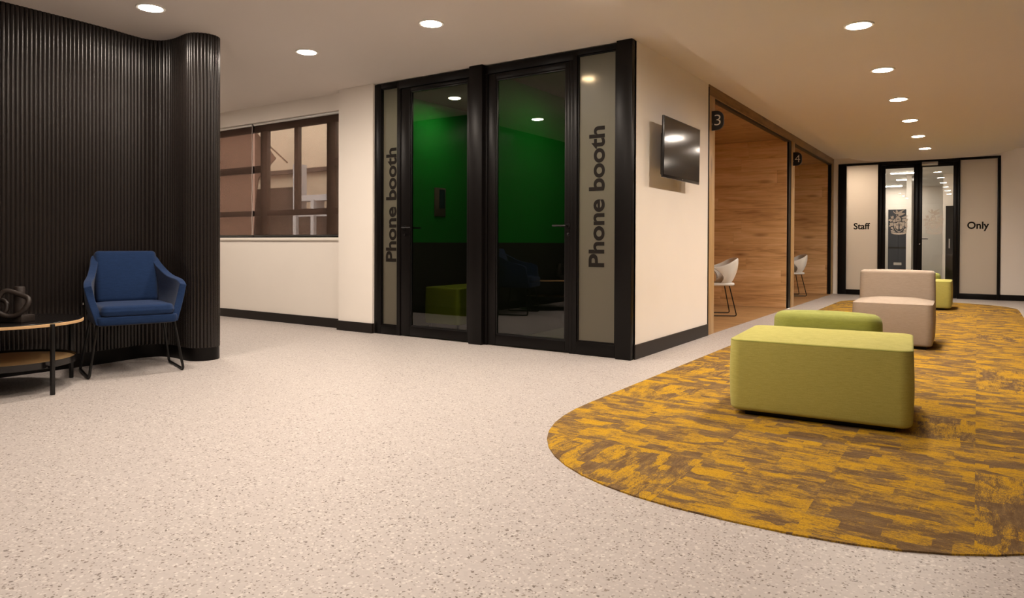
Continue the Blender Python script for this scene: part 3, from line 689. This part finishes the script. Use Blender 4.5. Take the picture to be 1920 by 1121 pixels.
for i, (x0, x1, y, wh) in enumerate(((-2.7, -1.6, 15.5, 'unseen linear light added to backlight the frosted Staff pane'), (-1.54, -1.08, 16.8, 'upper linear ceiling light seen through the left staff door, nearest of three'), (-1.58, -1.12, 18.5, 'middle one of three linear ceiling lights seen through the left staff door'), (-2.01, -1.62, 20.4, 'lowest looking linear ceiling light through the left staff door, farthest of three'))):  # first strip is out of view, added to backlight the frosted Staff pane
    t = thing('linear_light', wh, 'light', ((x0+x1)/2, y, 2.5), 0, 'linear lights behind the staff doors'); h = (x1-x0)/2
    bx('housing', 'trimwhite', t, -h-.01, h+.01, -.07, .07, -.012, 0); bx('diffuser', 'striplens', t, -h, h, -.06, .06, -.018, -.012)

# ------------------------------------------------------------ ceiling downlights
def make_downlight(label, loc, group, lens='lens'):
    t = thing('downlight', label, 'light', loc, 0, group)
    b = BM()
    prof = [(.098, 0), (.098, -.004), (.094, -.008), (.080, -.008), (.077, -.004)]
    seg = 40; R_ = [[b.verts.new((r*cos(2*pi*k/seg), r*sin(2*pi*k/seg), z)) for k in range(seg)] for r, z in prof]
    for a, c in zip(R_[:-1], R_[1:]):
        for k in range(seg): b.faces.new((a[k], a[(k+1) % seg], c[(k+1) % seg], c[k]))
    obj('trim_ring', b, 'trimwhite', t)
    b = BM(); seg = 24; prof = [(.077, -.004), (.070, -.009), (.05, -.013), (.025, -.015)]
    R_ = [[b.verts.new((r*cos(2*pi*k/seg), r*sin(2*pi*k/seg), z)) for k in range(seg)] for r, z in prof]
    for a, c in zip(R_[:-1], R_[1:]):
        for k in range(seg): b.faces.new((a[k], a[(k+1) % seg], c[(k+1) % seg], c[k]))
    b.faces.new(R_[-1]); obj('lens', b, lens, t)
    return t
words = ['second', 'third', 'fourth', 'fifth', 'sixth', 'seventh', 'farthest']
isl = [5.375+1.475*k for k in range(6)]
proto = make_downlight('nearest visible of the six round lights over the carpet', (-.70, isl[0], ZI), 'corridor downlights over the carpet', 'lens_corridor')
for k, lab in enumerate(['second of the six round lights over the carpet, past the nearest', 'third of the six round lights over the carpet', 'fourth round light over the carpet, third before the staff doors', 'fifth round light over the carpet, second before the staff doors', 'last round light over the carpet, closest to the staff doors']):
    dup(proto, (-.70, isl[k+1], ZI), 0, lab, 'corridor downlights over the carpet')
GL = 'lobby ceiling downlights'
proto = make_downlight('round light on the lobby ceiling above the blue armchair', (-4.95, 2.68, ZC), GL)
for x, y, lab in ((-4.93, 4.06, 'round light on the lobby ceiling in front of the cream column'), (-3.49, 4.06, 'round light on the lobby ceiling in front of the left booth door'),
                  (-2.06, 4.06, 'round light above the top edge, in front of the corner post')):
    dup(proto, (x, y, ZC), 0, lab, GL)
for x, y in ((-3.49, 2.68), (-2.06, 2.68), (-3.49, 1.3), (-2.06, 1.3), (-.6, .4), (-6.85, 4.02), (-7.9, 4.02)):
    dup(proto, (x, y, ZC), 0, 'round lobby ceiling light outside the view', 'lobby lights outside the view')
t = thing('fill_lamp', 'unseen small light added to brighten the ceiling right of the lowered panel', 'light', (1.15, 13.9, ZC))  # lamp added out of view to brighten the nearby ceiling patch
b = BM(); tube(b, [(0,0,0), (0,0,-.006)], .07, 24); obj('trim_ring', b, 'trimwhite', t)
b = BM(); bmesh.ops.create_uvsphere(b, u_segments=20, v_segments=10, radius=.05); obj('lens', b, 'bulb', t).location = (0,0,-.03)

# ------------------------------------------------------------ carpet inlay
b = BM(); prism(b, stadium(-1.93, .52, 2.40, 13.72, 1.35, 1.15), 0, .006)
tag(obj('carpet', b, 'carpet', smooth=False), 'mustard and brown patterned carpet with rounded ends let into the floor', 'carpet')

# ------------------------------------------------------------ upholstered seats
ZB = .006
def piping(w, d, z, rc, r=.0035):
    b = BM(); tube(b, [(x, y, z) for x, y in rrect(w, d, rc, 8)], r, 8, closed=True); return b
def green_unit(label, loc, rz):
    t = thing('upholstered_bench', label, 'bench', loc, rz, 'green upholstered benches')
    b = BM(); loft_block(b, .90, .80, .028, .425, .065, .010, .025, .012, .006); obj('seat', b, 'fab_green', t)
    obj('piping', piping(.894, .794, .418, .062), 'fab_green2', t)
    b = BM(); box(b, -.37, .37, -.35, .35, 0, .03, .004); obj('plinth', b, 'black', t)
    b = BM(); loft_block(b, .64, .24, .028, .515, .11, .055, .02, .012, .004); bo = obj('backrest', b, 'fab_green2', t); bo.location = (-.035, .53, 0)
    return t
g1 = green_unit('large lime green bench standing nearest on the carpet', (-.735, 4.335, ZB), radians(4))
dup(g1, (-.76, 12.35, ZB), radians(0), 'lime green bench half hidden behind the taupe sofa, close to the staff doors')
t = thing('low_sofa', 'taupe grey seat with a backrest between the two green benches', 'sofa', (-.665, 7.70, ZB), radians(1), None)
b = BM(); loft_block(b, .66, .82, .028, .415, .06, .012, .025, .03, .006); obj('seat', b, 'fab_grey', t)
obj('piping', piping(.654, .814, .407, .057), 'fab_grey', t)
b = BM(); loft_block(b, .66, .24, .03, .70, .05, .03, .02, .008, .004); o = obj('backrest', b, 'fab_grey', t); o.location = (0, .30, 0)
b = BM(); box(b, -.28, .28, -.36, .36, 0, .03, .004); obj('plinth', b, 'black', t)

# ------------------------------------------------------------ television
TVT = radians(.6)
t = thing('television', 'black flat television on a bracket on the cream corridor wall', 'television', (XW, 6.075, 1.80))
def tilt(o, x, z): o.location = (x, 0, z); o.rotation_euler = (0, TVT, 0)
b = BM(); box(b, -.018, 0, -.465, .465, -.265, .265, .004); o = obj('bezel', b, 'tvframe', t); tilt(o, .135, 0)
b = BM(); box(b, 0, .0015, -.452, .452, -.240, .253); o = obj('screen', b, 'screen', t, smooth=False); tilt(o, .1355, 0)
b = BM(); box(b, -.065, -.015, -.38, .38, -.24, .12, .015); o = obj('rear_housing', b, 'tvframe', t); tilt(o, .135, 0)
b = BM(); box(b, 0, .02, -.18, .18, -.16, .16); box(b, .02, .085, -.15, -.12, -.14, .12); box(b, .02, .085, .12, .15, -.14, .12); obj('wall_bracket', b, 'blackmetal', t)
b = BM(); box(b, .0015, .003, -.012, .012, -.256, -.250); o = obj('brand_badge', b, 'steel', t); tilt(o, .1355, 0)

# ------------------------------------------------------------ blue armchair (local: x = viewer's right, y = back)
t = thing('armchair', 'blue fabric armchair with black sled legs in front of the fluted wall', 'armchair', (-5.03, 2.63, 0), atan2(.954, .30))
# shell: horizontal loops from bottom edge up to rim, open at the front
def shell_rim(s):
    """s in 0..1 from left front tip round the back to right front tip -> (x, y, z) of the rim"""
    K = [(-.335, .03, .640), (-.325, .10, .680), (-.285, .26, .715), (-.245, .42, .790), (-.215, .54, .860), (-.10, .585, .868), (0, .59, .870)]
    K = K + [(-x, y, z) for x, y, z in K[-2::-1]]
    return interp(K, s)
def shell_low(s):
    K = [(-.262, -.02, .375), (-.262, .10, .372), (-.262, .24, .372), (-.255, .36, .372), (-.225, .45, .375), (-.10, .47, .378), (0, .475, .378)]
    K = K + [(-x, y, z) for x, y, z in K[-2::-1]]
    return interp(K, s)
def interp(K, s):
    n = len(K)-1; f_ = min(max(s, 0), 1)*n; i = min(int(f_), n-1); u = f_-i
    p0, p1, p2, p3 = (Vector(K[max(i-1, 0)]), Vector(K[i]), Vector(K[i+1]), Vector(K[min(i+2, n)]))
    return .5*((2*p1)+(-p0+p2)*u+(2*p0-5*p1+4*p2-p3)*u*u+(-p0+3*p1-3*p2+p3)*u**3)
b = BM()
def shf(u, v):
    a, c = shell_low(u), shell_rim(u); p = a.lerp(c, v); p.z = a.z+(c.z-a.z)*v
    k = abs(u-.5)*2
    out = .030*sin(pi*v)*(1-k**6); d = Vector((p.x, p.y-.2, 0)).normalized(); return p+d*out
grid_surface(b, shf, 48, 12)
obj('shell', b, 'fab_blue', t, angle=80, mods=[('SOLIDIFY', {'thickness': .05, 'offset': -1}), ('BEVEL', {'width': .014, 'segments': 3, 'limit_method': 'ANGLE', 'angle_limit': radians(50)}), ('SUBSURF', {'levels': 1, 'render_levels': 1})])
b = BM(); loft_block(b, .525, .50, .37, .432, .04, .012, .02, 0, .002); o = obj('seat_base', b, 'fab_blue', t); o.location = (0, .215, 0)
b = BM(); loft_block(b, .475, .47, .434, .508, .045, .028, .02, .014, .004); o = obj('seat_cushion', b, 'fab_blue', t, angle=60); o.location = (0, .195, 0)
b = BM(); loft_block(b, .425, .10, 0, .405, .035, .028, .03, .004, .004)
for v in b.verts:                                                    # slight belly towards the sitter
    v.co.y -= .02*sin(pi*min(max(v.co.z/.405, 0), 1))*(1-(v.co.x/.22)**2 if abs(v.co.x) < .22 else 0)
o = obj('back_cushion', b, 'fab_blue', t, angle=60); o.location = (.005, .425, .495); o.rotation_euler = (radians(-16), 0, 0)
for s_ in (-1, 1):
    b = BM()
    pts = fillet([(s_*.25, .05, .372), (s_*.305, .0, .009), (s_*.305, .46, .009), (s_*.25, .40, .372)], .035, 5)
    tube(b, pts, .0095, 10); obj('sled_leg', b, 'blackmetal', t)
b = BM(); tube(b, [(-.235, .06, .368), (.235, .06, .368)], .009, 8); tube(b, [(-.235, .42, .368), (.235, .42, .368)], .009, 8); obj('cross_bar', b, 'blackmetal', t)
b = BM(); box(b, -.335, -.331, .05, .062, .52, .535); obj('fabric_tag', b, 'steel', t)

# ------------------------------------------------------------ coffee table and sculpture
t = thing('coffee_table', 'round black coffee table with oak edge and lower shelf', 'table', (-5.22, 1.89, 0))
def disc(b, r, z0, z1, bev=.002, seg=72, inner=None):
    prof = [(0.0001, z0), (r-bev, z0), (r, z0+bev), (r, z1-bev), (r-bev, z1), (.0001, z1)]
    R_ = [[b.verts.new((q*cos(2*pi*k/seg), q*sin(2*pi*k/seg), z)) for k in range(seg)] for q, z in prof]
    for a, c in zip(R_[:-1], R_[1:]):
        for k in range(seg): b.faces.new((a[k], a[(k+1) % seg], c[(k+1) % seg], c[k]))
b = BM(); disc(b, .415, .446, .452); obj('tabletop', b, 'tabletop', t)
b = BM(); disc(b, .420, .428, .446); obj('oak_edge', b, 'oak_edge', t)
b = BM(); disc(b, .372, .186, .190); obj('lower_shelf', b, 'oak_shelf', t)
b = BM(); seg = 72
prof = [(.374, .205), (.380, .205), (.380, .165), (.36, .160), (.02, .160), (.02, .186), (.374, .186), (.374, .205)]
R_ = [[b.verts.new((q*cos(2*pi*k/seg), q*sin(2*pi*k/seg), z)) for k in range(seg)] for q, z in prof]
for a, c in zip(R_[:-1], R_[1:]):
    for k in range(seg): b.faces.new((a[k], a[(k+1) % seg], c[(k+1) % seg], c[k]))
obj('shelf_tray', b, 'tabletop', t)
for k, (lx, ly) in enumerate(((.397, .085), (-.085, .397), (-.397, -.085), (.085, -.397))):
    a = atan2(ly, lx); b = BM(); box(b, -.011, .011, -.011, .011, 0, .445, .003)
    box(b, -.035, 0, -.008, .008, .168, .182)
    o = obj('leg', b, 'blackmetal', t); o.location = (lx*1.05, ly*1.05, 0); o.rotation_euler = (0, 0, a)
t = thing('knot_sculpture', 'black looped knot ornament standing on the coffee table', 'ornament', (-5.05, 1.87, .452), radians(32))
b = BM(); box(b, -.085, .085, -.06, .06, 0, .045, .006); obj('base_block', b, 'sculpt', t)
b = BM(); tube(b, [(.01, .02, .045), (.01, .02, .215), (.01, .02, .223)], [.031, .031, .027], 28); obj('pillar', b, 'sculpt', t)
b = BM(); P = []
for k in range(56):
    a = 2*pi*k/56; P.append((.01+.092*cos(a)+.012*cos(2*a), -.055+.030*sin(a+.6), .120+.074*sin(a)+.010*cos(3*a)))
tube(b, P, .0155, 14, closed=True); obj('loop', b, 'sculpt', t)
b = BM(); P = []
for k in range(40):
    a = 2*pi*k/40; P.append((-.105+.058*cos(a), -.01+.02*sin(a), .085+.052*sin(a)))
tube(b, P, .0135, 12, closed=True); obj('small_loop', b, 'sculpt', t)

# ------------------------------------------------------------ white shell chairs (local: x = width, -y = front)
def shell_chair(label, loc, rz):
    t = thing('shell_chair', label, 'chair', loc, rz, 'white shell chairs in the alcoves')
    b = BM()
    K = [(-.250, -.11, .655), (-.266, -.01, .668), (-.266, .10, .705), (-.225, .205, .760), (-.12, .255, .778), (0, .265, .782)]; K = K+[(-x, y, z) for x, y, z in K[-2::-1]]
    K2 = [(-.20, .005, .425), (-.20, .06, .425), (-.185, .125, .432), (-.13, .165, .448), (-.07, .188, .458), (0, .195, .462)]; K2 = K2+[(-x, y, z) for x, y, z in K2[-2::-1]]
    def f(u, v):
        a, c = interp(K2, u), interp(K, u); p = a.lerp(c, v); d = Vector((p.x, p.y+.02, 0)).normalized(); p.y += .085*sin(pi*v)**1.2*abs(2*u-1)**5
        return p + d*.028*sin(pi*v)
    grid_surface(b, f, 40, 10)
    obj('backrest', b, 'white_plastic', t, angle=80, mods=[('SOLIDIFY', {'thickness': .022}), ('SUBSURF', {'levels': 1, 'render_levels': 1})])
    b = BM(); loft_block(b, .43, .42, .405, .445, .12, .018, .02, -.010, 0); obj('seat', b, 'white_plastic', t, angle=60)
    for s_ in (-1, 1):
        b = BM(); tube(b, fillet([(s_*.17, -.13, .408), (s_*.225, -.21, .011), (s_*.225, .215, .011), (s_*.17, .13, .408)], .03, 5), .0075, 8); obj('sled_leg', b, 'blackmetal', t)
    b = BM(); tube(b, [(-.17, -.13, .404), (.17, -.13, .404)], .007, 8); tube(b, [(-.17, .13, .404), (.17, .13, .404)], .007, 8); obj('cross_bar', b, 'blackmetal', t)
    return t
c3 = shell_chair('white shell chair on thin black sled legs in alcove 3', (-2.93, 9.34, .004), radians(-62))
dup(c3, (-2.90, 13.72, .004), radians(-62), 'white shell chair on thin black sled legs in alcove 4')
